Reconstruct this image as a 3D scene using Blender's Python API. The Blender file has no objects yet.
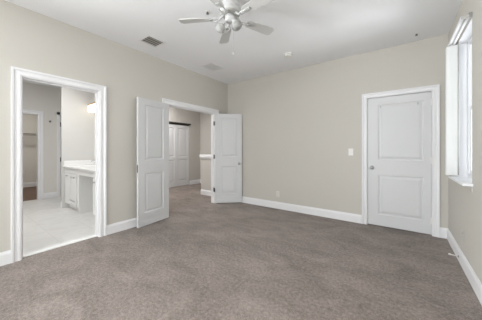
import bpy, math, random
from mathutils import Vector, Matrix

random.seed(4)
S = bpy.context.scene
COL = S.collection

# ------------------------------------------------------------------ camera, world, lights, exposure
cam_d = bpy.data.cameras.new('camera')
cam = bpy.data.objects.new('camera', cam_d)
COL.objects.link(cam)
S.camera = cam
cam.location = (0, 0, 1.21)
cam.rotation_euler = (math.radians(90), 0, math.radians(36.19))
cam_d.sensor_fit = 'HORIZONTAL'
cam_d.sensor_width = 36.0
cam_d.lens = 36.0 * 218.0 / 482.0
cam_d.shift_y = -(160.0 - 149.3) / 482.0
cam_d.clip_start = 0.02

S.view_settings.view_transform = 'Standard'
S.view_settings.look = 'None'
S.view_settings.gamma = 1.0
S.view_settings.use_curve_mapping = False
S.view_settings.exposure = 0.14
try:
    S.cycles.use_denoising = True
    S.cycles.max_bounces = 16
    S.cycles.diffuse_bounces = 10
    S.cycles.sample_clamp_indirect = 4.0
except Exception:
    pass

world = bpy.data.worlds.new('sky')
S.world = world
world.use_nodes = True
bg = world.node_tree.nodes['Background']
bg.inputs['Color'].default_value = (0.90, 0.95, 1.0, 1)
bg.inputs['Strength'].default_value = 1.7


def area(name, loc, rot, sx, sy, power, col=(1, 1, 1)):
    d = bpy.data.lights.new(name, 'AREA')
    d.shape = 'RECTANGLE'
    d.size, d.size_y = sx, sy
    d.energy = power
    d.color = col
    o = bpy.data.objects.new(name, d)
    COL.objects.link(o)
    o.location = loc
    o.rotation_euler = rot
    return o


PI = math.pi
# daylight at the panes: right-hand windows (light travels towards -x), added rear window (towards +y)
dr = area('daylight_right', (2.50, 3.50, 0.90), (0, 0, 0), 1.4, 1.4, 100, (0.97, 0.99, 1.0))
dr.rotation_euler = (Vector((-2.2, 2.6, 2.77)) - dr.location).to_track_quat('-Z', 'Y').to_euler()
area('fill_right_near', (0.80, -1.275, 1.70), (0, PI / 2 + 0.2, 0), 1.55, 0.9, 14, (0.97, 0.99, 1.0))  # fill through the added second window, out of view
area('fill_rear', (-1.42, -3.30, 1.35), (PI / 2 + 0.30, 0, 0), 3.4, 2.2, 110, (0.97, 0.99, 1.0))  # fill through the window added behind the camera
area('fill_left', (-3.85, -1.75, 1.40), (0, -PI / 2 - 0.45, 0), 1.9, 1.9, 780, (0.97, 0.99, 1.0))  # fill through the added left window, brightens right wall and ceiling
# unseen fill lights added to brighten the rooms next door
area('hall_fill', (-5.15, 3.3, 2.70), (0, 0, 0), 0.5, 0.5, 50, (1.0, 0.98, 0.96))
area('bath_fill', (-4.9, 0.6, 2.70), (0, 0, 0), 0.6, 0.6, 36, (0.99, 0.99, 1.0))
area('bath_closet_fill', (-8.4, 1.0, 2.70), (0, 0, 0), 0.3, 0.3, 17, (1.0, 0.96, 0.9))

H = 2.772            # ceiling height
XL, XR = -3.352, 0.522
YB, YF = 4.035, -2.90
WT = 0.12


# ------------------------------------------------------------------ materials
def new_mat(name):
    m = bpy.data.materials.new(name)
    m.use_nodes = True
    nt = m.node_tree
    return m, nt, nt.nodes['Principled BSDF']


def lin(c):
    return tuple((v / 255 / 12.92) if v / 255 <= 0.04045 else ((v / 255 + 0.055) / 1.055) ** 2.4 for v in c) + (1,)


def paint(name, col, rough=0.6, bump=0.0, scale=200.0, vary=0.03, metallic=0.0, spec=0.3):
    """painted or plain surface: slight tone variation plus fine bump"""
    m, nt, b = new_mat(name)
    N, L = nt.nodes, nt.links
    tc = N.new('ShaderNodeTexCoord')
    n1 = N.new('ShaderNodeTexNoise')
    n1.inputs['Scale'].default_value = 2.5
    n1.inputs['Detail'].default_value = 3
    L.new(tc.outputs['Object'], n1.inputs['Vector'])
    mx = N.new('ShaderNodeMix')
    mx.data_type = 'RGBA'
    c = Vector(col[:3])
    mx.inputs[6].default_value = tuple(c * (1 - vary)) + (1,)
    mx.inputs[7].default_value = tuple(min(v, 0.95) for v in c * (1 + vary)) + (1,)
    L.new(n1.outputs['Fac'], mx.inputs[0])
    L.new(mx.outputs[2], b.inputs['Base Color'])
    b.inputs['Roughness'].default_value = rough
    b.inputs['Metallic'].default_value = metallic
    b.inputs['Specular IOR Level'].default_value = spec
    if bump:
        n2 = N.new('ShaderNodeTexNoise')
        n2.inputs['Scale'].default_value = scale
        n2.inputs['Detail'].default_value = 2
        L.new(tc.outputs['Object'], n2.inputs['Vector'])
        bp = N.new('ShaderNodeBump')
        bp.inputs['Strength'].default_value = bump
        bp.inputs['Distance'].default_value = 0.002
        L.new(n2.outputs['Fac'], bp.inputs['Height'])
        L.new(bp.outputs['Normal'], b.inputs['Normal'])
    return m


M_WALL = paint('wall_paint', (0.545, 0.523, 0.482), 0.75, 0.25, 160, 0.015, spec=0.2)
M_WALL_HALL = paint('hall_wall_paint', (0.54, 0.522, 0.492), 0.75, 0.25, 160, 0.015, spec=0.2)
M_WALL_BATH = paint('bath_wall_paint', (0.655, 0.65, 0.635), 0.65, 0.2, 160, 0.015, spec=0.2)
M_WALL_GREY = paint('bath_far_paint', (0.70, 0.685, 0.65), 0.7, 0.25, 160, 0.015, spec=0.2)
M_CEIL = paint('ceiling_paint', (0.855, 0.862, 0.88), 0.85, 0.3, 120, 0.01, spec=0.1)
M_TRIM = paint('white_trim_paint', (0.79, 0.79, 0.805), 0.35, 0.0, vary=0.01)
M_DOOR = paint('white_door_paint', (0.64, 0.643, 0.655), 0.38, 0.06, 90, 0.01)
M_PLASTIC = paint('white_plastic', (0.80, 0.79, 0.76), 0.35, vary=0.01)
M_IVORY = paint('painted_plastic', (0.50, 0.485, 0.44), 0.5, vary=0.01)
M_PALE = paint('pale_plastic', (0.64, 0.62, 0.58), 0.4, vary=0.01)
M_SLOT = paint('dark_slot', (0.05, 0.05, 0.05), 0.6)
M_FANW = paint('fan_enamel', (0.54, 0.54, 0.54), 0.3, vary=0.01)
M_BLADE = paint('fan_blade_grey', (0.58, 0.58, 0.57), 0.45, 0.1, 60, 0.03)
M_CHROME = paint('satin_nickel', (0.42, 0.42, 0.43), 0.28, metallic=1.0, vary=0.02)
M_HINGE = paint('hinge_metal', (0.20, 0.20, 0.21), 0.35, metallic=0.9, vary=0.02)
M_BRONZE = paint('dark_track_metal', (0.05, 0.045, 0.04), 0.4, metallic=0.5)
M_GRILLE = paint('grey_grille', (0.40, 0.395, 0.375), 0.55, vary=0.03)
M_DUCT = paint('duct_dark', (0.17, 0.17, 0.165), 0.8)
M_COUNTER = paint('white_counter', (0.86, 0.86, 0.85), 0.18, vary=0.02)
M_CAB = paint('white_cabinet', (0.83, 0.83, 0.82), 0.4, vary=0.01)
M_BRASS = paint('brown_brass', (0.42, 0.27, 0.12), 0.35, metallic=0.7)
M_WIRE = paint('grey_wire', (0.40, 0.39, 0.37), 0.5)
M_RUBBER = paint('white_rubber', (0.82, 0.80, 0.77), 0.6)


def mat_carpet():
    m, nt, b = new_mat('taupe_carpet')
    N, L = nt.nodes, nt.links
    tc = N.new('ShaderNodeTexCoord')

    def noise(scale, detail, rough=0.6, stretch=None, dist=0.0):
        n = N.new('ShaderNodeTexNoise')
        n.inputs['Scale'].default_value = scale
        n.inputs['Detail'].default_value = detail
        n.inputs['Roughness'].default_value = rough
        n.inputs['Distortion'].default_value = dist
        if stretch:
            mp = N.new('ShaderNodeMapping')
            mp.inputs['Scale'].default_value = stretch
            mp.inputs['Rotation'].default_value = (0, 0, 0.6)
            L.new(tc.outputs['Object'], mp.inputs['Vector'])
            L.new(mp.outputs['Vector'], n.inputs['Vector'])
        else:
            L.new(tc.outputs['Object'], n.inputs['Vector'])
        return n

    big = noise(2.2, 5, 0.65, (1.0, 1.7, 1.0), 0.6)     # brushed nap patches
    mid = noise(38, 4, 0.85)                              # tuft clumps
    fine = noise(170, 2, 0.6)                             # yarn ends

    def mul(src, k):
        n = N.new('ShaderNodeMath')
        n.operation = 'MULTIPLY'
        n.inputs[1].default_value = k
        L.new(src, n.inputs[0])
        return n.outputs[0]

    def add(a, c):
        n = N.new('ShaderNodeMath')
        n.operation = 'ADD'
        L.new(a, n.inputs[0])
        L.new(c, n.inputs[1])
        return n.outputs[0]

    fac = add(add(mul(big.outputs['Fac'], 0.27), mul(mid.outputs['Fac'], 0.45)), mul(fine.outputs['Fac'], 0.28))
    cr = N.new('ShaderNodeValToRGB')
    e = cr.color_ramp.elements
    e[0].position = 0.40
    e[0].color = (0.105, 0.084, 0.071, 1)
    e[1].position = 0.60
    e[1].color = (0.315, 0.266, 0.240, 1)
    L.new(fac, cr.inputs['Fac'])
    L.new(cr.outputs['Color'], b.inputs['Base Color'])
    b.inputs['Roughness'].default_value = 0.95
    b.inputs['Specular IOR Level'].default_value = 0.05
    b.inputs['Sheen Weight'].default_value = 0.15
    b.inputs['Sheen Roughness'].default_value = 0.5
    bp = N.new('ShaderNodeBump')
    bp.inputs['Strength'].default_value = 0.7
    bp.inputs['Distance'].default_value = 0.012
    L.new(add(mul(mid.outputs['Fac'], 0.7), mul(fine.outputs['Fac'], 0.4)), bp.inputs['Height'])
    L.new(bp.outputs['Normal'], b.inputs['Normal'])
    return m


def mat_tile():
    m, nt, b = new_mat('marble_tile')
    N, L = nt.nodes, nt.links
    tc = N.new('ShaderNodeTexCoord')
    mp = N.new('ShaderNodeMapping')
    L.new(tc.outputs['Object'], mp.inputs['Vector'])
    br = N.new('ShaderNodeTexBrick')
    br.offset = 0.0
    br.inputs['Scale'].default_value = 1.0
    br.inputs['Brick Width'].default_value = 0.45
    br.inputs['Row Height'].default_value = 0.45
    br.inputs['Mortar Size'].default_value = 0.004
    br.inputs['Color1'].default_value = (0.64, 0.632, 0.615, 1)
    br.inputs['Color2'].default_value = (0.67, 0.662, 0.645, 1)
    br.inputs['Mortar'].default_value = (0.57, 0.56, 0.545, 1)
    L.new(mp.outputs['Vector'], br.inputs['Vector'])
    n = N.new('ShaderNodeTexNoise')
    n.inputs['Scale'].default_value = 3.0
    n.inputs['Detail'].default_value = 6
    n.inputs['Distortion'].default_value = 1.8
    L.new(tc.outputs['Object'], n.inputs['Vector'])
    cr = N.new('ShaderNodeValToRGB')
    cr.color_ramp.elements[0].position = 0.40
    cr.color_ramp.elements[0].color = (0.93, 0.93, 0.925, 1)
    cr.color_ramp.elements[1].position = 0.55
    cr.color_ramp.elements[1].color = (1, 1, 1, 1)
    L.new(n.outputs['Fac'], cr.inputs['Fac'])
    mx = N.new('ShaderNodeMix')
    mx.data_type = 'RGBA'
    mx.blend_type = 'MULTIPLY'
    mx.inputs[0].default_value = 1.0
    L.new(br.outputs['Color'], mx.inputs[6])
    L.new(cr.outputs['Color'], mx.inputs[7])
    L.new(mx.outputs[2], b.inputs['Base Color'])
    b.inputs['Roughness'].default_value = 0.3
    return m


def mat_wood():
    m, nt, b = new_mat('brown_wood_floor')
    N, L = nt.nodes, nt.links
    tc = N.new('ShaderNodeTexCoord')
    mp = N.new('ShaderNodeMapping')
    mp.inputs['Scale'].default_value = (1.5, 14, 1)
    L.new(tc.outputs['Object'], mp.inputs['Vector'])
    n = N.new('ShaderNodeTexNoise')
    n.inputs['Scale'].default_value = 3
    n.inputs['Detail'].default_value = 5
    L.new(mp.outputs['Vector'], n.inputs['Vector'])
    cr = N.new('ShaderNodeValToRGB')
    cr.color_ramp.elements[0].color = (0.055, 0.028, 0.016, 1)
    cr.color_ramp.elements[1].color = (0.20, 0.105, 0.06, 1)
    L.new(n.outputs['Fac'], cr.inputs['Fac'])
    L.new(cr.outputs['Color'], b.inputs['Base Color'])
    b.inputs['Roughness'].default_value = 0.45
    return m


def mat_pane():
    m = bpy.data.materials.new('window_glass')
    m.use_nodes = True
    nt = m.node_tree
    nt.nodes.clear()
    out = nt.nodes.new('ShaderNodeOutputMaterial')
    mix = nt.nodes.new('ShaderNodeMixShader')
    tr = nt.nodes.new('ShaderNodeBsdfTransparent')
    tr.inputs['Color'].default_value = (0.96, 0.97, 0.97, 1)
    gl = nt.nodes.new('ShaderNodeBsdfGlossy')
    gl.inputs['Roughness'].default_value = 0.02
    mix.inputs['Fac'].default_value = 0.06
    nt.links.new(tr.outputs[0], mix.inputs[1])
    nt.links.new(gl.outputs[0], mix.inputs[2])
    nt.links.new(mix.outputs[0], out.inputs['Surface'])
    return m


def mat_translucent(name, col, amount):
    m, nt, b = new_mat(name)
    N, L = nt.nodes, nt.links
    b.inputs['Base Color'].default_value = col
    b.inputs['Roughness'].default_value = 0.5
    t = N.new('ShaderNodeBsdfTranslucent')
    t.inputs['Color'].default_value = col
    mix = N.new('ShaderNodeMixShader')
    mix.inputs['Fac'].default_value = amount
    L.new(b.outputs[0], mix.inputs[1])
    L.new(t.outputs[0], mix.inputs[2])
    L.new(mix.outputs[0], N['Material Output'].inputs['Surface'])
    return m


def mat_emit(name, col, strength):
    m, nt, b = new_mat(name)
    b.inputs['Base Color'].default_value = (0.9, 0.9, 0.88, 1)
    b.inputs['Emission Color'].default_value = col
    b.inputs['Emission Strength'].default_value = strength
    return m


M_CARPET, M_TILE, M_WOOD, M_PANE = mat_carpet(), mat_tile(), mat_wood(), mat_pane()
M_VANE = mat_translucent('blind_vinyl', (0.86, 0.86, 0.85, 1), 0.35)
M_FROST = mat_translucent('frosted_glass', (0.58, 0.58, 0.575, 1), 0.3)
M_LIT = mat_emit('lit_glass', (1.0, 0.88, 0.66, 1), 1.8)


# ------------------------------------------------------------------ mesh builder
class MB:
    def __init__(self):
        self.v, self.f, self.s = [], [], []

    def add(self, vs, fs, smooth=False):
        b = len(self.v)
        self.v += [tuple(p) for p in vs]
        for f in fs:
            self.f.append(tuple(i + b for i in f))
            self.s.append(smooth)
        return self

    def box(self, x0, x1, y0, y1, z0, z1):
        x0, x1 = min(x0, x1), max(x0, x1)
        y0, y1 = min(y0, y1), max(y0, y1)
        z0, z1 = min(z0, z1), max(z0, z1)
        vs = [(x0, y0, z0), (x1, y0, z0), (x1, y1, z0), (x0, y1, z0),
              (x0, y0, z1), (x1, y0, z1), (x1, y1, z1), (x0, y1, z1)]
        return self.add(vs, [(0, 3, 2, 1), (4, 5, 6, 7), (0, 1, 5, 4), (1, 2, 6, 5), (2, 3, 7, 6), (3, 0, 4, 7)])

    def lathe(self, prof, n=24, center=(0, 0, 0), axis=None, ang=None):
        """prof: list of (r, h) along +z of a frame set by axis"""
        M = Matrix.Identity(3)
        if axis is not None:
            M = Vector(axis).normalized().to_track_quat('Z', 'Y').to_matrix()
        c = Vector(center)
        vs, fs = [], []
        for r, h in prof:
            for k in range(n):
                a = 2 * PI * k / n
                vs.append(c + M @ Vector((r * math.cos(a), r * math.sin(a), h)))
        for i in range(len(prof) - 1):
            for k in range(n):
                k2 = (k + 1) % n
                fs.append((i * n + k, i * n + k2, (i + 1) * n + k2, (i + 1) * n + k))
        if prof[0][0] > 1e-6:
            fs.append(tuple(reversed(range(n))))
        if prof[-1][0] > 1e-6:
            fs.append(tuple((len(prof) - 1) * n + k for k in range(n)))
        return self.add(vs, fs, True)

    def tube(self, pts, r, n=8, closed=False):
        P = [Vector(p) for p in pts]
        vs, fs = [], []
        m = len(P)
        up0 = None
        for i, p in enumerate(P):
            if closed:
                t = P[(i + 1) % m] - P[i - 1]
            else:
                t = P[min(i + 1, m - 1)] - P[max(i - 1, 0)]
            t.normalize()
            ref = Vector((0, 0, 1)) if abs(t.z) < 0.9 else Vector((1, 0, 0))
            if up0 is not None and abs(up0.dot(t)) < 0.95:
                ref = up0
            a = (ref - t * ref.dot(t)).normalized()
            up0 = a
            b = t.cross(a)
            rr = r[i] if isinstance(r, (list, tuple)) else r
            for k in range(n):
                q = 2 * PI * k / n
                vs.append(p + a * rr * math.cos(q) + b * rr * math.sin(q))
        rng = m if closed else m - 1
        for i in range(rng):
            j = (i + 1) % m
            for k in range(n):
                k2 = (k + 1) % n
                fs.append((i * n + k, i * n + k2, j * n + k2, j * n + k))
        if not closed:
            fs.append(tuple(reversed(range(n))))
            fs.append(tuple((m - 1) * n + k for k in range(n)))
        return self.add(vs, fs, True)

    def extrude(self, prof, p0, p1, out, up=(0, 0, 1)):
        """closed 2D profile (u along out, w along up) swept from p0 to p1"""
        p0, p1, out, up = Vector(p0), Vector(p1), Vector(out), Vector(up)
        n = len(prof)
        vs = [p0 + out * u + up * w for u, w in prof] + [p1 + out * u + up * w for u, w in prof]
        fs = [tuple(range(n)), tuple(reversed(range(n, 2 * n)))]
        for i in range(n):
            j = (i + 1) % n
            fs.append((i, i + n, j + n, j))
        return self.add(vs, fs)

    def build(self, name, mat, parent=None, loc=None, rot=None, bevel=0.0):
        me = bpy.data.meshes.new(name)
        me.from_pydata(self.v, [], self.f)
        me.update()
        import bmesh
        bm = bmesh.new()
        bm.from_mesh(me)
        bmesh.ops.recalc_face_normals(bm, faces=bm.faces)
        bm.to_mesh(me)
        bm.free()
        for p, s in zip(me.polygons, self.s):
            p.use_smooth = s
        me.materials.append(mat)
        o = bpy.data.objects.new(name, me)
        COL.objects.link(o)
        if parent:
            o.parent = parent
        if loc is not None:
            o.location = loc
        if rot is not None:
            o.rotation_euler = rot
        if bevel:
            b = o.modifiers.new('soft_edge', 'BEVEL')
            b.width = bevel
            b.segments = 2
            b.limit_method = 'ANGLE'
            b.angle_limit = math.radians(40)
        return o


def tag(o, label=None, cat=None, group=None, kind=None):
    if label:
        o['label'] = label
    if cat:
        o['category'] = cat
    if group:
        o['group'] = group
    if kind:
        o['kind'] = kind
    return o


def struct(o, label, cat):
    return tag(o, label, cat, kind='structure')


def empty(name, loc, rz=0.0):
    o = bpy.data.objects.new(name, None)
    o.empty_display_size = 0.1
    COL.objects.link(o)
    o.location = loc
    o.rotation_euler = (0, 0, rz)
    return o


def copy_tree(o, parent=None):
    c = o.copy()
    COL.objects.link(c)
    if parent:
        c.parent = parent
    for ch in o.children:
        copy_tree(ch, c)
    return c


# ------------------------------------------------------------------ room shell
# door openings
BA0, BA1, BAZ = 0.515, 1.267, 2.005        # bathroom doorway in the left wall (y range, head)
EN0, EN1, ENZ = 2.350, 3.600, 2.005        # double doorway in the left wall
CL0, CL1, CLZ = -0.430, 0.357, 2.025       # closet door in the back wall (x range)
W0, W1, WZ0, WZ1 = 2.820, 3.470, 0.905, 2.405   # window in the right wall (y range, z range)
V0, V1 = -1.60, -0.95                      # unseen second window added in the right wall for light, beside the camera
FX, BX = -7.03, -9.65                      # bathroom far wall, its closet's rear wall
HX, HY = -5.80, 5.45                       # hall closet wall, hall end wall
BY = 2.02                                  # bathroom vanity wall

g = 0.02
w = MB()
x0, x1 = XL - WT, XL
LY0, LY1, LZ0, LZ1 = -2.65, -0.85, 0.95, 2.45  # opening for an unseen window added to let light in
w.box(x0, x1, YF - 0.14, LY0, 0, H).box(x0, x1, LY1, BA0 - g, 0, H).box(x0, x1, LY0, LY1, 0, LZ0).box(x0, x1, LY0, LY1, LZ1, H)
w.box(x0, x1, BA0 - g, BA1 + g, BAZ + g, H)
w.box(x0, x1, BA1 + g, EN0 - g, 0, H).box(x0, x1, EN0 - g, EN1 + g, ENZ + g, H).box(x0, x1, EN1 + g, YB + WT, 0, H)
struct(w.build('wall_left', M_WALL), 'beige bedroom wall pierced by bathroom doorway and open double doors', 'wall')

w = MB()
w.box(XL, CL0 - g, YB, YB + WT, 0, H).box(CL1 + g, XR + 0.14, YB, YB + WT, 0, H).box(CL0 - g, CL1 + g, YB, YB + WT, CLZ + g, H)
w.box(CL0 - 0.1, CL1 + 0.1, YB + WT, YB + WT + 0.04, 0, CLZ + 0.1)  # unseen panel added behind the closet door to block light
struct(w.build('wall_back', M_WALL), 'long beige bedroom wall around the closed white closet door', 'wall')

w = MB()
x0, x1 = XR, XR + 0.14
w.box(x0, x1, YF - 0.14, V0, 0, H).box(x0, x1, V0, V1, 0, WZ0 - 0.03).box(x0, x1, V0, V1, WZ1, H)
w.box(x0, x1, V1, W0, 0, H).box(x0, x1, W0, W1, 0, WZ0 - 0.03).box(x0, x1, W0, W1, WZ1, H)
w.box(x0, x1, W1, YB, 0, H)
struct(w.build('wall_right', M_WALL), 'beige bedroom wall holding the bright window', 'wall')

RX0, RX1, RZ0, RZ1 = -3.05, 0.20, 0.55, 2.40  # opening for the wide window added behind the camera as fill
w = MB()
y0, y1 = YF - 0.14, YF
w.box(XL, RX0, y0, y1, 0, H).box(RX1, XR, y0, y1, 0, H).box(RX0, RX1, y0, y1, 0, RZ0).box(RX0, RX1, y0, y1, RZ1, H)
struct(w.build('wall_front', M_WALL), 'beige bedroom wall behind the viewer with an added wide window', 'wall')

f = MB()
f.box(XL - 0.055, XR + 0.14, YF - 0.14, YB + WT, -0.05, 0)
f.box(HX - 0.4, XL - 0.055, BY + 0.1, HY + 0.12, -0.05, 0)
struct(f.build('floor', M_CARPET), 'mottled taupe carpet running from the bedroom into the hall', 'floor')
f = MB().box(FX - 0.06, XL - 0.055, -0.6, BY + 0.1, -0.05, 0.0)
struct(f.build('floor', M_TILE), 'white marble tile floor of the bathroom', 'floor')
f = MB().box(BX - 0.1, FX - 0.06, -0.6, BY + 0.1, -0.05, 0.0)
struct(f.build('floor', M_WOOD), 'dark brown wood floor inside the bathroom closet', 'floor')
f = MB().box(BX - 0.1, XR + 0.14, YF - 0.14, HY + 0.12, H, H + 0.1)
struct(f.build('ceiling', M_CEIL), 'smooth white ceiling', 'ceiling')

# hall beyond the double doors
w = MB()
w.box(HX - WT, HX, 4.95, HY + 0.12, 0, H).box(HX - WT, HX, BY + 0.1, 3.36, 0, H).box(HX - WT, HX, 3.36, 4.95, 2.03, H)
w.box(HX - 0.5, HX - 0.45, 3.2, 5.1, 0, H)
struct(w.build('wall_hall', M_WALL_HALL), 'beige hall wall with white sliding closet doors', 'wall')
w = MB().box(HX, XL - WT, HY, HY + 0.12, 0, H)
w.box(XL - WT, XL, YB + WT, HY + 0.12, 0, H)
struct(w.build('wall_hall_end', M_WALL_HALL), 'beige wall at the end of the hall behind the half wall', 'wall')
w = MB().box(-4.33, XL - WT, 4.10, 4.22, 0, 1.0)
half = struct(w.build('wall_half', M_WALL_HALL), 'waist-high beige half wall with white cap in the hall', 'wall')
MB().box(-4.365, XL - WT, 4.065, 4.255, 1.0, 1.035).box(-4.35, XL - WT, 4.08, 4.24, 0.965, 1.0).box(-4.36, XL - WT, 4.07, 4.25, 1.035, 1.07).build('cap', M_TRIM, half, bevel=0.004)

# bathroom
w = MB()
w.box(FX - 0.12, FX, 1.347 + g, BY + 0.1, 0, H).box(FX - 0.12, FX, -0.6, 0.60 - g, 0, H).box(FX - 0.12, FX, 0.60 - g, 1.347 + g, 2.04 + g, H)
struct(w.build('wall_bath_far', M_WALL_GREY), 'greige bathroom wall with an open closet doorway', 'wall')
w = MB().box(FX, XL - WT, BY, BY + 0.1, 0, H)
struct(w.build('wall_bath_vanity', M_WALL_BATH), 'pale bathroom wall behind the white vanity', 'wall')
w = MB().box(-5.64, -5.60, 1.44, BY, 0, H)
struct(w.build('wall_bath_wing', M_WALL_BATH), 'bright white short wall at the end of the vanity', 'wall')
w = MB().box(BX - 0.1, XL - WT, -0.72, -0.6, 0, H)
struct(w.build('wall_bath_near', M_WALL_BATH), 'pale near wall of the bathroom out of view', 'wall')
w = MB().box(BX - 0.12, BX, -0.6, BY + 0.1, 0, H).box(BX, FX - 0.12, BY, BY + 0.1, 0, H)
struct(w.build('wall_bath_closet', M_WALL_GREY), 'grey rear wall of the bathroom closet', 'wall')


# ------------------------------------------------------------------ casings, jambs and baseboards
CASE = [(0.0, 0.0), (0.0, 0.010), (0.012, 0.015), (0.030, 0.015), (0.038, 0.011), (0.060, 0.013), (0.070, 0.022), (0.090, 0.024), (0.092, 0.0)]


def casing(mb, P, out, a0, a1, zt, reveal=0.006, wscale=1.0):
    """P(a, z) -> point on wall plane; out: wall normal; mitred moulding round an opening"""
    out = Vector(out)
    rows = []
    for u, t in CASE:
        u = u * wscale + reveal
        pl = [(a0 - u, 0.0), (a0 - u, zt + u), (a1 + u, zt + u), (a1 + u, 0.0)]
        rows.append([Vector(P(a, z)) + out * t for a, z in pl])
    vs = [p for r in rows for p in r]
    fs = []
    for i in range(len(rows) - 1):
        for k in range(3):
            fs.append((i * 4 + k, i * 4 + k + 1, (i + 1) * 4 + k + 1, (i + 1) * 4 + k))
    n = len(rows)
    fs.append(tuple(i * 4 for i in range(n)))
    fs.append(tuple(i * 4 + 3 for i in reversed(range(n))))
    mb.add(vs, fs)


def frame_left(a0, a1, zt, stop_x, ws=1.0):
    mb = MB()
    casing(mb, lambda a, z: (XL, a, z), (1, 0, 0), a0, a1, zt, 0.006, ws)
    casing(mb, lambda a, z: (XL - WT, a, z), (-1, 0, 0), a0, a1, zt)
    mb.box(XL - WT, XL, a0 - g, a0, 0, zt).box(XL - WT, XL, a1, a1 + g, 0, zt).box(XL - WT, XL, a0 - g, a1 + g, zt, zt + g)
    s0, s1 = stop_x
    mb.box(s0, s1, a0, a0 + 0.012, 0, zt - 0.012).box(s0, s1, a1 - 0.012, a1, 0, zt - 0.012).box(s0, s1, a0, a1, zt - 0.012, zt)
    return mb


struct(frame_left(BA0, BA1, BAZ, (XL - 0.085, XL - 0.05), 0.9).build('trim_1', M_TRIM), 'white casing around the bathroom doorway', 'door casing')
struct(frame_left(EN0, EN1, ENZ, (XL - 0.085, XL - 0.05)).build('trim_2', M_TRIM), 'white casing around the double doorway to the hall', 'door casing')
mb = MB()
casing(mb, lambda a, z: (a, YB, z), (0, -1, 0), CL0, CL1, CLZ, 0.004, 0.80)
mb.box(CL0 - g, CL0, YB, YB + WT, 0, CLZ).box(CL1, CL1 + g, YB, YB + WT, 0, CLZ).box(CL0 - g, CL1 + g, YB, YB + WT, CLZ, CLZ + g)
struct(mb.build('trim_3', M_TRIM), 'white casing around the closed closet door', 'door casing')
mb = MB()
casing(mb, lambda a, z: (FX, a, z), (1, 0, 0), 0.60, 1.347, 2.04)
mb.box(FX - 0.12, FX, 0.60 - g, 0.60, 0, 2.04).box(FX - 0.12, FX, 1.347, 1.347 + g, 0, 2.04).box(FX - 0.12, FX, 0.6 - g, 1.347 + g, 2.04, 2.04 + g)
struct(mb.build('trim_4', M_TRIM), 'white casing of the closet doorway across the bathroom', 'door casing')
mb = MB().box(FX, FX + 0.018, 1.705, 1.765, 0, 2.15).box(FX, FX + 0.018, 1.705, BY, 2.09, 2.15)
struct(mb.build('trim_5', M_TRIM), 'white casing strip beside the bathroom wing wall', 'door casing')
mb = MB().box(XL - WT - 0.01, XL - 0.045, BA0, BA1, 0, 0.012)
struct(mb.build('trim_6', M_COUNTER, bevel=0.004), 'white marble threshold under the bathroom doorway', 'threshold')

BASE = [(0, 0), (0.015, 0), (0.015, 0.105), (0.012, 0.118), (0.008, 0.126), (0.006, 0.138), (0, 0.138)]
cw = 0.099


def base(name, segs, label):
    mb = MB()
    for p0, p1, out in segs:
        mb.extrude(BASE, p0 + (0,), p1 + (0,), out)
    return struct(mb.build(name, M_TRIM), label, 'baseboard')


base('baseboard_left', [((XL, YF), (XL, BA0 - cw + 0.01), (1, 0, 0)), ((XL, BA1 + cw - 0.01), (XL, EN0 - cw), (1, 0, 0)), ((XL, EN1 + cw), (XL, YB), (1, 0, 0))],
     'white baseboard along the wall with the two doorways')
base('baseboard_back', [((XL, YB), (CL0 - cw + 0.02, YB), (0, -1, 0)), ((CL1 + cw - 0.02, YB), (XR, YB), (0, -1, 0))], 'white baseboard along the closet door wall')
base('baseboard_right', [((XR, YF), (XR, YB), (-1, 0, 0))], 'white baseboard under the window')
base('baseboard_front', [((XL, YF), (XR, YF), (0, 1, 0))], 'white baseboard behind the viewer')
base('baseboard_hall', [((HX, 4.96), (HX, HY), (1, 0, 0)), ((HX, HY), (XL - WT, HY), (0, -1, 0)), ((-4.33, 4.10), (XL - WT, 4.10), (0, -1, 0)),
                        ((-4.33, 4.10), (-4.33, 4.22), (-1, 0, 0))], 'white baseboard along the hall walls and half wall')
base('baseboard_bath', [((FX, 1.347 + cw), (FX, 1.705), (1, 0, 0)), ((-5.64, 1.44), (-5.60, 1.44), (0, -1, 0))], 'white baseboard along the far bathroom wall')
base('baseboard_closet', [((BX, -0.6), (BX, BY), (1, 0, 0))], 'white baseboard inside the bathroom closet')


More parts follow.
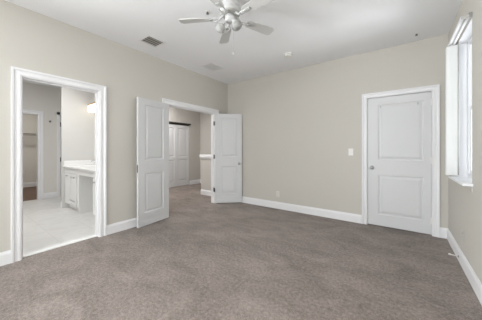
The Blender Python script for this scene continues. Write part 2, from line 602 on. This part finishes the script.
# ------------------------------------------------------------------ panel doors
def panel_slab(wd, ht, th, panels, deep=1.0):
    """two-faced slab, x 0..wd, y 0..th (face seen at y=0), z 0..ht with moulded sunken panels"""
    mb = MB()
    xs = sorted({0, wd} | {p[0] for p in panels} | {p[1] for p in panels})
    zs = sorted({0, ht} | {p[2] for p in panels} | {p[3] for p in panels})
    for side in (0, 1):
        def Y(d):
            return d if side == 0 else th - d
        for i in range(len(xs) - 1):
            for k in range(len(zs) - 1):
                a, b, c, d = xs[i], xs[i + 1], zs[k], zs[k + 1]
                hit = any(abs(a - p[0]) < 1e-6 and abs(b - p[1]) < 1e-6 and abs(c - p[2]) < 1e-6 and abs(d - p[3]) < 1e-6 for p in panels)
                if not hit:
                    mb.add([(a, Y(0), c), (b, Y(0), c), (b, Y(0), d), (a, Y(0), d)], [(0, 1, 2, 3)])
                else:
                    rings = [(0, 0), (0.006, 0.006), (0.014, 0.010), (0.026, 0.010), (0.052, 0.003), (0.056, 0.003)]
                    vs = []
                    for ins, dep in rings:
                        dep *= deep
                        vs += [(a + ins, Y(dep), c + ins), (b - ins, Y(dep), c + ins), (b - ins, Y(dep), d - ins), (a + ins, Y(dep), d - ins)]
                    fs = []
                    for r in range(len(rings) - 1):
                        for q in range(4):
                            q2 = (q + 1) % 4
                            fs.append((r * 4 + q, r * 4 + q2, r * 4 + 4 + q2, r * 4 + 4 + q))
                    e = (len(rings) - 1) * 4
                    fs.append((e, e + 1, e + 2, e + 3))
                    mb.add(vs, fs)
    for vs in ([(0, 0, 0), (wd, 0, 0), (wd, th, 0), (0, th, 0)], [(0, 0, ht), (wd, 0, ht), (wd, th, ht), (0, th, ht)],
               [(0, 0, 0), (0, th, 0), (0, th, ht), (0, 0, ht)], [(wd, 0, 0), (wd, th, 0), (wd, th, ht), (wd, 0, ht)]):
        mb.add(vs, [(0, 1, 2, 3)])
    return mb


def knob(parent, x, y, z, ydir):
    """round passage knob on a face; ydir points out of the face"""
    p = [(0.031, 0.0), (0.031, 0.004), (0.026, 0.008), (0.012, 0.011), (0.011, 0.030), (0.018, 0.036), (0.026, 0.045), (0.027, 0.054), (0.022, 0.063), (0.010, 0.067), (0.0, 0.067)]
    return MB().lathe(p, 20, (x, y, z), (0, ydir, 0)).build('knob', M_CHROME, parent)


def hinge(parent, x, y, z, h=0.09, r=0.007):
    mb = MB().lathe([(0.004, -h / 2 - 0.006), (r, -h / 2), (r, h / 2), (0.004, h / 2 + 0.006)], 10, (x, y, z))
    mb.box(x - 0.014, x + 0.014, y + 0.002, y + 0.006, z - h / 2, z + h / 2)
    return mb.build('hinge', M_PLASTIC, parent)


# closet door in the back wall (hinged on its right edge, seen face at y = YB + 0.006)
cw_ = 0.779
d1 = panel_slab(cw_, 2.005, 0.035, [(0.140, 0.140 + 0.555, 0.175, 0.795), (0.140, 0.140 + 0.555, 1.03, 1.895)]).build('door_1', M_DOOR, loc=(CL0 + 0.004, YB + 0.006, 0.014))
struct(d1, 'closed white two-panel closet door in the back wall', 'door')
k1 = knob(d1, 0.058, 0.0, 0.905, -1)
k1['label'] = 'round satin nickel knob'
for z in (0.19, 1.04, 1.86):
    hinge(d1, cw_ + 0.002, -0.006, z)
for hx in (0.175, 0.627):
    hk = MB().box(hx - 0.006, hx + 0.006, -0.003, 0.008, 1.842, 1.872)
    hk.tube([(hx, -0.003, 1.86), (hx, -0.022, 1.856), (hx, -0.028, 1.860), (hx, -0.030, 1.870)], 0.004, 8)
    hk.build('hook', M_CHROME, d1)['label'] = 'small silver coat hook'


def leaf(name, hinge_xy, free_xy, wd, flip, label):
    """leaf whose seen face runs from hinge to free edge; flip swaps the side the slab's body lies on"""
    hx, hy = hinge_xy
    dx, dy = free_xy[0] - hx, free_xy[1] - hy
    ang = math.atan2(dy, dx)
    s = panel_slab(wd, 1.995, 0.035, [(0.12, wd - 0.12, 0.20, 0.82), (0.12, wd - 0.12, 1.03, 1.90)])
    if flip:
        s.v = [(x, -y, z) for x, y, z in s.v]
    o = s.build(name, M_DOOR, loc=(hx, hy, 0.012), rot=(0, 0, ang))
    return struct(o, label, 'door')


# left leaf, folded back along the left wall; body of the slab lies towards the wall
d2 = leaf('door_2', (-3.295, 2.352), (-3.214, 1.755), 0.608, True, 'white two-panel leaf opened back against the left wall')
MB().box(0.606, 0.6105, -0.031, -0.004, 0.84, 0.96).build('latch_plate', M_HINGE, d2)['label'] = 'small dark metal latch plate on the edge'
for z in (0.28, 1.03, 1.78):
    MB().lathe([(0.007, -0.045), (0.007, 0.045)], 10, (-0.008, -0.028, z)).build('hinge', M_CHROME, d2)
# right leaf, swung open towards the back wall
d3 = leaf('door_3', (-3.336, 3.592), (-2.905, 3.990), 0.594, False, 'white two-panel leaf with knob opened towards the back wall corner')
k3 = knob(d3, 0.594 - 0.062, 0.0, 0.875, -1)
k3['label'] = 'round satin nickel knob'

for z in (0.30, 1.045, 1.79):
    hg = MB().box(-3.402, -3.362, 3.5965, 3.602, z - 0.045, z + 0.045)
    hg.lathe([(0.007, -0.045), (0.007, 0.045)], 10, (-3.354, 3.592, z))
    o = hg.build('hinge', M_HINGE, d3)  # shade on the jamb is put into the dark grey
    o.matrix_parent_inverse = d3.matrix_basis.inverted()
    o['label'] = 'metal hinge in dark grey for the shade on the jamb'

# sliding closet doors in the hall
for i, y0 in enumerate((3.375, 3.900, 4.422)):
    wd = 0.518
    s_ = panel_slab(wd, 1.985, 0.03, [(0.07, wd - 0.07, 0.16, 0.86), (0.07, wd - 0.07, 0.95, 1.88)], 1.7)
    o = s_.build('door_%d' % (4 + i), M_DOOR, loc=(HX - 0.008, y0, 0.015), rot=(0, 0, PI / 2))
    struct(o, ['white hall closet panel farthest from the half wall', 'white hall closet panel next to the open left leaf',
               'white hall closet panel nearest the half wall'][i], 'door')
tr = MB().box(HX, HX + 0.03, 3.33, 4.995, 2.028, 2.075).box(HX - 0.06, HX, 3.38, 4.93, 2.003, 2.03)
tag(tr.build('closet_track', M_BRONZE), 'dark metal track above the white hall closet doors', 'door track')

# far bathroom door, its hinged edge beside the wing wall
o = panel_slab(0.22, 2.075, 0.035, []).build('door_7', M_DOOR, loc=(FX + 0.012, 1.778, 0.012), rot=(0, 0, PI / 2))
struct(o, 'white door edge half hidden behind the bathroom wing wall', 'door')
for z in (0.94, 1.83):
    MB().lathe([(0.012, -0.055), (0.012, 0.055)], 10, (-0.006, -0.014, z)).build('hinge', M_HINGE, o)


# ------------------------------------------------------------------ windows
def window(name, xa, xb, y0, y1, z0, z1, label):
    """double-hung window in the right wall with muntins; frame between xa and xb"""
    root = MB()
    ft = 0.035
    root.box(xa, xb, y0, y0 + ft, z0, z1).box(xa, xb, y1 - ft, y1, z0, z1).box(xa, xb, y0 + ft, y1 - ft, z1 - ft, z1).box(xa, xb, y0 + ft, y1 - ft, z0, z0 + ft)
    r = struct(root.build(name, M_TRIM), label, 'window')
    zm = (z0 + z1) / 2
    ym = (y0 + y1) / 2
    for k, (a, b) in enumerate(((z0 + ft, zm + 0.02), (zm - 0.02, z1 - ft))):
        xo = xa + 0.012 + 0.02 * k
        sh = MB()
        t = 0.04
        ya, yb = y0 + ft, y1 - ft
        sh.box(xo, xo + 0.02, ya, ya + t, a, b).box(xo, xo + 0.02, yb - t, yb, a, b).box(xo, xo + 0.02, ya + t, yb - t, a, a + t).box(xo, xo + 0.02, ya + t, yb - t, b - t, b)
        sh.box(xo + 0.004, xo + 0.016, ym - 0.009, ym + 0.009, a + t, b - t)
        sh.box(xo + 0.004, xo + 0.016, ya + t, ym - 0.009, (a + b) / 2 - 0.009, (a + b) / 2 + 0.009)
        sh.box(xo + 0.004, xo + 0.016, ym + 0.009, yb - t, (a + b) / 2 - 0.009, (a + b) / 2 + 0.009)
        so = sh.build('sash', M_TRIM, r)
        MB().box(xo + 0.009, xo + 0.011, ya + t, yb - t, a + t, b - t).build('pane', M_PANE, so)
    return r


win = window('window_1', XR + 0.085, XR + 0.14, W0, W1, WZ0, WZ1, 'bright white double-hung window beside the closet door')
sl = MB()
sl.box(XR, XR + 0.086, W0, W1, WZ0 - 0.03, WZ0).box(XR - 0.07, XR, W0 - 0.045, W1 + 0.025, WZ0 - 0.028, WZ0)
MB().box(XR - 0.012, XR, W0 - 0.03, W1 + 0.01, WZ0 - 0.075, WZ0 - 0.028).build('apron', M_WALL, win)
MB().box(XR + 0.001, XR + 0.085, W0, W0 + 0.006, WZ0, WZ1).box(XR + 0.001, XR + 0.085, W1 - 0.006, W1, WZ0, WZ1).box(XR + 0.001, XR + 0.085, W0 + 0.006, W1 - 0.006, WZ1 - 0.006, WZ1).build('jamb_liner', M_TRIM, win)
sl.build('sill', M_TRIM, win, bevel=0.005)
window('added_window_2', XR + 0.085, XR + 0.14, V0, V1, WZ0, WZ1, 'white double-hung window added out of view for daylight')  # added out of view to bring in more daylight
MB().box(XR - 0.05, XR + 0.086, V0, V1, WZ0 - 0.03, WZ0).build('sill', M_TRIM, bpy.data.objects['added_window_2'])
wf = MB()
for a in (RX0, (RX0 + RX1) / 2 - 0.03, RX1 - 0.06):
    wf.box(a, a + 0.06, YF - 0.10, YF - 0.04, RZ0, RZ1)
wf.box(RX0, RX1, YF - 0.10, YF - 0.04, RZ0, RZ0 + 0.06).box(RX0, RX1, YF - 0.10, YF - 0.04, RZ1 - 0.06, RZ1)
r3 = struct(wf.build('added_window_3', M_TRIM), 'wide white window added behind the viewer for fill light', 'window')  # unseen, added so fill light enters from the rear
MB().box(RX0 + 0.06, RX1 - 0.06, YF - 0.072, YF - 0.068, RZ0 + 0.06, RZ1 - 0.06).build('pane', M_PANE, r3)

wf = MB()
for a in (LY0, (LY0 + LY1) / 2 - 0.03, LY1 - 0.06):
    wf.box(XL - 0.10, XL - 0.04, a, a + 0.06, LZ0, LZ1)
wf.box(XL - 0.10, XL - 0.04, LY0, LY1, LZ0, LZ0 + 0.06).box(XL - 0.10, XL - 0.04, LY0, LY1, LZ1 - 0.06, LZ1)
r4 = struct(wf.build('added_window_4', M_TRIM), 'white window added in the doorway wall behind the viewer for light', 'window')  # unseen, added so light reaches the right wall
MB().box(XL - 0.072, XL - 0.068, LY0 + 0.06, LY1 - 0.06, LZ0 + 0.06, LZ1 - 0.06).build('pane', M_PANE, r4)

# vertical blind pulled back to the far end of the window
vb = tag(empty('vertical_blind', (XR - 0.055, 3.12, WZ0)), 'white vertical blind stacked at the far end of the bright window', 'blind')
hr = MB()
hr.box(-0.024, 0.030, -0.335, 0.345, 1.485, 1.515)
hr.box(-0.012, -0.006, -0.33, 0.34, 1.4835, 1.485).box(0.012, 0.018, -0.33, 0.34, 1.4835, 1.485)
hr.build('head_rail', M_TRIM, vb, bevel=0.002)
MB().box(-0.022, 0.028, -0.338, -0.335, 1.487, 1.513).build('end_cap', M_GRILLE, vb)
MB().box(-0.004, 0.010, -0.33, 0.34, 1.482, 1.4848).build('rail_slot', M_GRILLE, vb)
for side in (-0.30, 0.33):
    MB().box(0.030, 0.055, side - 0.012, side + 0.012, 1.50, 1.54).build('bracket', M_CHROME, vb)
MB().tube([(0.048, 0.232, 0.02), (0.048, 0.232, 1.484)], 0.0055, 8).build('gap_rod', M_GRILLE, vb)['label'] = 'thin grey rod standing for the shaded gap beside the vanes'  # grey rod added as the shaded gap between vanes and jamb
vane_me = None
for k in range(9):
    yk = 0.262 + 0.0095 * k
    if vane_me is None:
        v = MB()
        n = 8
        vs = []
        for q in range(n + 1):
            u = -0.0445 + 0.089 * q / n
            bow = 0.0025 * (1 - (u / 0.0445) ** 2)
            for dy in (bow, bow + 0.001):
                vs += [(u, dy, 0.012), (u, dy, 1.470)]
        fs = []
        for q in range(n):
            a = q * 4
            fs += [(a, a + 4, a + 5, a + 1), (a + 2, a + 3, a + 7, a + 6), (a, a + 2, a + 6, a + 4), (a + 1, a + 5, a + 7, a + 3)]
        fs += [(0, 1, 3, 2), (n * 4, n * 4 + 2, n * 4 + 3, n * 4 + 1)]
        v.add(vs, fs)
        v.box(-0.006, 0.006, 0.0, 0.003, 1.468, 1.487)
        v0 = v.build('vane', M_VANE, vb, loc=(0, yk, 0), rot=(0, 0, 0.04))
        vane_me = v0.data
    else:
        c = v0.copy()
        COL.objects.link(c)
        c.location = (0, yk, 0)
        c.rotation_euler = (0, 0, 0.04 + 0.05 * math.sin(k * 2.1))

# ------------------------------------------------------------------ ceiling fan
FC = (-1.405, 1.735)
fan = tag(empty('ceiling_fan', (FC[0], FC[1], H)), 'white five-blade ceiling fan with bell-shaped glass shades', 'ceiling fan')
MB().lathe([(0.075, 0.0), (0.082, -0.006), (0.082, -0.060), (0.072, -0.078), (0.060, -0.082)], 36).build('canopy', M_FANW, fan)
MB().lathe([(0.060, -0.082), (0.092, -0.094), (0.106, -0.108), (0.108, -0.128), (0.104, -0.134), (0.108, -0.140), (0.106, -0.165), (0.090, -0.186), (0.070, -0.192), (0.0, -0.192)], 36).build('motor_housing', M_FANW, fan)
MB().lathe([(0.098, -0.1755), (0.0995, -0.1785), (0.092, -0.1885), (0.074, -0.1935)], 36).build('vent_ring', M_GRILLE, fan)
MB().lathe([(0.044, -0.190), (0.044, -0.200), (0.054, -0.206), (0.056, -0.244), (0.048, -0.258), (0.030, -0.266), (0.0, -0.268)], 30).build('switch_housing', M_FANW, fan)


def blade_mesh():
    """blade along +x, root 0.185, tip 0.535, pitched"""
    L0, L1 = 0.190, 0.535
    out = []
    n = 14
    for q in range(n + 1):
        t = q / n
        x = L0 + (L1 - L0) * t
        hw = 0.044 + 0.018 * t
        if t > 0.90:
            u = (t - 0.90) / 0.10
            hw -= 0.026 * (u ** 2.2)
        if t < 0.08:
            hw -= 0.012 * (1 - t / 0.08)
        out.append((x, hw))
    pitch = math.radians(-12)
    vs, fs = [], []
    for x, hw in out:
        for yy in (-hw, hw):
            for zz in (-0.003, 0.003):
                vs.append((x, yy * math.cos(pitch) - zz * math.sin(pitch), yy * math.sin(pitch) + zz * math.cos(pitch)))
    for q in range(n):
        a = q * 4
        fs += [(a, a + 4, a + 6, a + 2), (a + 1, a + 3, a + 7, a + 5), (a, a + 1, a + 5, a + 4), (a + 2, a + 6, a + 7, a + 3)]
    fs += [(0, 2, 3, 1), (n * 4, n * 4 + 1, n * 4 + 3, n * 4 + 2)]
    return MB().add(vs, fs)


def iron_mesh():
    """scrolled iron with an open ring ending under the blade root"""
    m = MB()
    ring = [(0.172 + 0.042 * math.cos(2 * PI * k / 20), 0.024 * math.sin(2 * PI * k / 20), -0.010 + 0.004 * math.sin(2 * PI * k / 20)) for k in range(20)]
    m.tube(ring, 0.0065, 8, True)
    m.tube([(0.060, 0, 0.032), (0.085, 0, 0.026), (0.105, 0, 0.004), (0.120, 0, -0.008), (0.134, 0, -0.010)], [0.013, 0.012, 0.010, 0.009, 0.008], 8)
    m.box(0.205, 0.265, -0.018, 0.018, -0.011, -0.004)
    for px, py in ((0.22, -0.010), (0.22, 0.010), (0.252, 0.0)):
        m.lathe([(0.004, -0.014), (0.004, -0.009)], 8, (px, py, 0))
    return m


bz = 2.55 - H
b0 = i0 = None
for k, deg in enumerate((210, 138, 66, -6, -78)):
    rot = (0, 0, math.radians(deg))
    if b0 is None:
        b0 = blade_mesh().build('blade', M_BLADE, fan, loc=(0, 0, bz), rot=rot)
        b0['label'] = 'pale grey fan blade'
        i0 = iron_mesh().build('blade_iron', M_FANW, b0)
        i0['label'] = 'white scrolled blade iron'
    else:
        c = b0.copy()
        COL.objects.link(c)
        c.rotation_euler = rot
        ci = i0.copy()
        COL.objects.link(ci)
        ci.parent = c
for deg in (-132, -16):
    a = math.radians(deg)
    c, s_ = math.cos(a), math.sin(a)
    am = MB().tube([(0.030 * c, 0.030 * s_, -0.258), (0.052 * c, 0.052 * s_, -0.268), (0.068 * c, 0.068 * s_, -0.283)], 0.010, 10)
    ax = Vector((0.55 * c, 0.55 * s_, -0.84)).normalized()
    b = Vector((0.064 * c, 0.064 * s_, -0.276))
    am.lathe([(0.0, 0.0), (0.018, 0.002), (0.022, 0.010), (0.022, 0.026)], 20, b, ax)
    ao = am.build('light_arm', M_FANW, fan)
    sh = MB().lathe([(0.021, 0.022), (0.027, 0.030), (0.040, 0.044), (0.046, 0.060), (0.047, 0.074), (0.054, 0.090), (0.051, 0.090), (0.044, 0.073), (0.043, 0.060), (0.037, 0.046), (0.024, 0.033), (0.018, 0.024)], 24, b, ax)
    so = sh.build('glass_shade', M_FROST, ao)
    MB().lathe([(0.012, 0.024), (0.014, 0.040), (0.036, 0.062), (0.0485, 0.086), (0.036, 0.100), (0.0, 0.107)], 20, b, ax).build('bulb', M_FROST, ao)
ch = MB()
for k in range(40):
    ch.lathe([(0.0, -0.0018), (0.0018, 0.0), (0.0, 0.0018)], 6, (0.030, 0.012, -0.262 - 0.0077 * k))
ch.tube([(0.030, 0.012, -0.255), (0.030, 0.012, -0.572)], 0.0008, 5)
co = ch.build('pull_chain', M_FANW, fan)
MB().lathe([(0.0, -0.600), (0.005, -0.598), (0.0085, -0.590), (0.007, -0.580), (0.003, -0.572), (0.0, -0.570)], 14, (0.030, 0.012, 0)).build('chain_pendant', M_FANW, co)

# ------------------------------------------------------------------ ceiling fittings
def ceiling_vent(name, x0, x1, y0, y1, border, nsl, m_slat, m_frame, m_back, label, along_y=True, group=None):
    cx, cy = (x0 + x1) / 2, (y0 + y1) / 2
    hx, hy = (x1 - x0) / 2, (y1 - y0) / 2
    r = tag(empty(name, (cx, cy, H)), label, 'air vent')
    fr = MB()
    bx, by = hx + border, hy + border
    t = -0.007
    fr.box(-bx, bx, -by, -hy, t, 0).box(-bx, bx, hy, by, t, 0).box(-bx, -hx, -hy, hy, t, 0).box(hx, bx, -hy, hy, t, 0)
    fr.build('frame', m_frame, r, bevel=0.003)
    MB().box(-hx, hx, -hy, hy, -0.0015, -0.0005).build('duct_backing', m_back, r)
    gr = MB()
    for k in range(nsl):
        f_ = -1 + 2 * (k + 0.5) / nsl
        ln = 2 / nsl * (0.30 if nsl < 6 else 0.42)
        if along_y:
            a = f_ * hx
            d = ln * hx
            gr.add([(a - d, -hy, -0.003), (a + d, -hy, -0.010), (a + d, hy, -0.010), (a - d, hy, -0.003),
                    (a - d, -hy, -0.0015), (a + d, -hy, -0.0085), (a + d, hy, -0.0085), (a - d, hy, -0.0015)],
                   [(0, 1, 2, 3), (4, 7, 6, 5), (0, 4, 5, 1), (1, 5, 6, 2), (2, 6, 7, 3), (3, 7, 4, 0)])
    gr.build('louvers', m_slat, r)
    return r


ceiling_vent('air_vent', -3.005, -2.795, 1.675, 1.90, 0.030, 4, M_IVORY, M_TRIM, M_DUCT, 'grey louvered air vent with white frame in the ceiling')
ceiling_vent('air_vent', -2.985, -2.775, 2.885, 3.165, 0.034, 8, M_TRIM, M_TRIM, M_CAB, 'white louvered air vent in the ceiling near the room corner')

sd = tag(empty('smoke_detector', (-1.490, 3.345, H)), 'round white smoke detector on the ceiling', 'smoke detector')
MB().lathe([(0.072, 0.0), (0.074, -0.010), (0.070, -0.014)], 32).build('mounting_ring', M_PLASTIC, sd)
MB().lathe([(0.066, -0.013), (0.066, -0.030), (0.058, -0.040), (0.030, -0.044), (0.0, -0.044)], 32).build('cover', M_PLASTIC, sd)
MB().lathe([(0.0672, -0.018), (0.0675, -0.020), (0.0675, -0.025), (0.0672, -0.027)], 32).build('sensor_slot', M_GRILLE, sd)

sp = tag(empty('fire_sprinkler', (-1.77, 1.775, H)), 'small dark sprinkler head with white ring near the fan', 'sprinkler')
MB().lathe([(0.034, 0.0), (0.034, -0.003), (0.022, -0.008), (0.015, -0.008)], 24).build('escutcheon', M_PLASTIC, sp)
sm = MB().lathe([(0.012, -0.004), (0.012, -0.016), (0.006, -0.018), (0.006, -0.028)], 14)
sm.tube([(0.011, 0, -0.014), (0.013, 0, -0.024), (0.004, 0, -0.036)], 0.0025, 6).tube([(-0.011, 0, -0.014), (-0.013, 0, -0.024), (-0.004, 0, -0.036)], 0.0025, 6)
sm.build('nozzle', M_HINGE, sp)
dm = MB().lathe([(0.0, -0.036), (0.016, -0.036), (0.018, -0.038), (0.0, -0.038)], 16)
dm.build('deflector', M_HINGE, sp)
sp.scale = (0.9, 0.9, 0.6)
s2 = copy_tree(sp)
s2.location = (0.175, 3.78, H)
s2['label'] = 'small sprinkler head on the ceiling above the closet door'
sp['group'] = s2['group'] = 'ceiling sprinkler heads'


# ------------------------------------------------------------------ wall plates and door stop
def plate(name, loc, rz, mat, label, cat, kind):
    """wall plate, local -y faces the room"""
    r = tag(empty(name, loc, rz), label, cat)
    MB().box(-0.036, 0.036, -0.006, 0.0, -0.058, 0.058).build('cover_plate', mat, r, bevel=0.002)
    if kind == 'switch':
        MB().box(-0.017, 0.017, -0.0085, -0.005, -0.034, 0.034).build('rocker', mat, r, bevel=0.001)
        MB().box(-0.018, 0.018, -0.0063, -0.0058, -0.002, 0.002).build('shadow_gap', M_GRILLE, r)
    else:
        for dz in (-0.020, 0.020):
            rc = MB().lathe([(0.0165, 0.004), (0.0165, 0.0085), (0.0, 0.0085)], 18, (0, 0, dz), (0, -1, 0)).build('receptacle', mat, r)
            MB().box(-0.008, -0.005, -0.0088, -0.0082, dz - 0.003, dz + 0.006).box(0.005, 0.008, -0.0088, -0.0082, dz - 0.003, dz + 0.006).build('slots', M_SLOT, rc)
        MB().lathe([(0.003, 0.005), (0.003, 0.007), (0.0, 0.007)], 8, (0, 0, 0), (0, -1, 0)).build('screw', M_CHROME, r)


plate('light_switch', (-0.672, YB, 1.165), 0, M_PLASTIC, 'white light switch on the wall left of the closet door', 'light switch', 'switch')
plate('wall_outlet', (-2.020, YB, 0.300), 0, M_PALE, 'white wall outlet low on the back wall', 'outlet', 'outlet')
plate('wall_outlet', (XR, 3.155, 0.330), -PI / 2, M_IVORY, 'beige wall outlet under the bright window', 'outlet', 'outlet')
plate('wall_outlet', (BX, 1.50, 0.50), PI / 2, M_PLASTIC, 'white wall outlet inside the bathroom closet', 'outlet', 'outlet')

ds = tag(empty('door_stop', (XR - 0.0151, 3.285, 0.055)), 'white spring door stop on the baseboard under the window', 'door stop')
MB().lathe([(0.013, 0), (0.013, 0.004), (0.008, 0.010)], 14, (0, 0, 0), (-1, 0, 0)).build('mount', M_CHROME, ds)
hx_ = [(-0.008 - 0.056 * k / 90, 0.0055 * math.cos(k * 0.9), 0.0055 * math.sin(k * 0.9) + 0.004 * (k / 90)) for k in range(91)]
MB().tube(hx_, 0.0016, 6).build('spring', M_RUBBER, ds)
MB().lathe([(0.008, 0.062), (0.009, 0.066), (0.009, 0.078), (0.006, 0.081), (0, 0.081)], 14, (0, 0, 0.004), (-1, 0, 0)).build('rubber_tip', M_RUBBER, ds)

# ------------------------------------------------------------------ bathroom vanity
VX0, VX1, VF = -5.60, -3.60, 1.49
va = tag(empty('bathroom_vanity', (-4.6, 1.75, 0)), 'white bathroom vanity cabinets with open knee space', 'vanity')
va.location = (0, 0, 0)
KL, KR = -4.89, -4.19
bd = MB()
B2 = BY - 0.003
bd.box(VX0 + 0.003, KL - 0.02, VF + 0.022, B2, 0.10, 0.84).box(VX0 + 0.003, KL - 0.02, VF + 0.075, B2, 0.0, 0.10)
bd.box(KL - 0.02, KL, VF + 0.022, B2, 0.0, 0.735).box(KL - 0.02, KL, VF + 0.025, B2, 0.735, 0.84)
bd.box(KR, VX1, VF + 0.022, B2, 0.10, 0.84).box(KR, VX1, VF + 0.075, B2, 0.0, 0.10)
bd.box(KL, KR, BY - 0.03, B2, 0.0, 0.84)
bd.build('body', M_CAB, va)
MB().box(VX0 + 0.003, VX1, VF + 0.002, VF + 0.021, 0.735, 0.84).build('apron', M_CAB, va, bevel=0.003)


def cab_door(x0, x1, z0, z1, kx, kz):
    d = panel_slab(x1 - x0, z1 - z0, 0.02, [(0.055, x1 - x0 - 0.055, 0.055, z1 - z0 - 0.055)]).build('cabinet_door', M_CAB, va, loc=(x0, VF, z0))
    MB().lathe([(0.006, 0), (0.006, 0.012), (0.015, 0.018), (0.016, 0.026), (0.010, 0.031), (0, 0.031)], 14, (kx - x0, 0, kz - z0), (0, -1, 0)).build('knob', M_CHROME, d)


cab_door(-5.585, -5.42, 0.115, 0.725, -5.44, 0.68)
cab_door(-5.415, -4.975, 0.115, 0.725, -5.02, 0.665)
cab_door(KR + 0.01, KR + 0.29, 0.115, 0.725, KR + 0.10, 0.665)
cab_door(KR + 0.30, KR + 0.58, 0.115, 0.725, KR + 0.34, 0.665)

ct = tag(empty('vanity_countertop', (0, 0, 0)), 'glossy white vanity countertop with splash against the wing wall', 'countertop')
MB().box(VX0 + 0.002, VX1, VF - 0.03, B2, 0.841, 0.872).build('slab', M_COUNTER, ct, bevel=0.004)
MB().box(VX0 + 0.022, VX1, BY - 0.02, B2, 0.872, 0.972).box(VX0 + 0.002, VX0 + 0.022, VF - 0.02, BY - 0.02, 0.872, 0.972).build('splash', M_COUNTER, ct, bevel=0.003)
MB().lathe([(0.21, 0.0), (0.215, 0.006), (0.205, 0.009), (0.185, 0.004), (0.14, 0.0015), (0.0, 0.001)], 32, (-5.15, 1.72, 0.872)).build('basin_rim', M_COUNTER, ct)

fa = tag(empty('basin_faucet', (-5.30, 1.965, 0.8725)), 'chrome faucet with two handles on the white vanity countertop', 'faucet')
MB().box(-0.08, 0.08, -0.022, 0.022, 0.0, 0.012).build('base', M_CHROME, fa, bevel=0.004)
MB().tube([(0, 0, 0.01), (0, 0, 0.07), (0, -0.03, 0.105), (0, -0.075, 0.105), (0, -0.105, 0.085)], [0.013, 0.012, 0.011, 0.010, 0.010], 10).build('spout', M_CHROME, fa)
for sx in (-1, 1):
    hd = MB().lathe([(0.016, 0.010), (0.014, 0.030), (0.017, 0.040), (0.010, 0.048), (0, 0.048)], 14, (sx * 0.062, 0, 0))
    hd.tube([(sx * 0.062, 0, 0.040), (sx * 0.105, -0.01, 0.052)], 0.006, 8)
    hd.build('handle', M_CHROME, fa)

vl = tag(empty('vanity_light', (-5.10, BY, 2.10)), 'lit warm glass vanity light bar with brown backplate', 'wall lamp')
MB().box(-0.42, 0.42, -0.03, 0.0, -0.05, 0.075).box(-0.43, 0.43, -0.155, 0.0, 0.075, 0.095).build('backplate', M_BRASS, vl, bevel=0.003)
MB().box(-0.425, 0.425, -0.15, -0.032, -0.075, 0.073).build('glass_shade', M_LIT, vl, bevel=0.02)

# robe hook and closet shelf across the bathroom
rh = tag(empty('robe_hook', (FX, 1.57, 1.90)), 'small metal robe hook on the far bathroom wall', 'hook')
MB().lathe([(0.024, 0), (0.024, 0.005), (0.012, 0.010)], 16, (0, 0, 0), (1, 0, 0)).build('mount', M_HINGE, rh)
MB().tube([(0.008, 0, 0), (0.040, 0, -0.012), (0.058, 0, 0.0), (0.062, 0, 0.022)], 0.007, 8).build('prong', M_HINGE, rh)

ws = tag(empty('wire_shelf', (0, 0, 0)), 'grey wire shelf with hanging rod across the bathroom closet', 'shelf')
wr = MB()
for k in range(9):
    x = BX + 0.01 + 0.30 * k / 8
    wr.tube([(x, -0.58, 1.70), (x, BY - 0.01, 1.70)], 0.003, 6)
for k in range(60):
    y = -0.58 + (BY + 0.55) * k / 59
    wr.tube([(BX + 0.004, y, 1.704), (BX + 0.31, y, 1.704), (BX + 0.312, y, 1.66)], 0.0022, 5)
wr.build('wires', M_WIRE, ws)
MB().tube([(BX + 0.31, -0.58, 1.655), (BX + 0.31, BY - 0.01, 1.655)], 0.016, 10).build('rod', M_WIRE, ws)
for y in (0.2, 1.30):
    MB().tube([(BX + 0.005, y, 1.40), (BX + 0.30, y, 1.69)], 0.006, 8).build('brace', M_WIRE, ws)


def rebase(root, loc):
    """put the root at the thing's base without moving its parts"""
    root.location = loc
    for ch in root.children:
        ch.location = ch.location - Vector(loc)


rebase(va, (-4.6, 1.755, 0))
rebase(ct, (-4.6, 1.755, 0.841))
rebase(ws, (BX + 0.15, 0.7, 1.70))
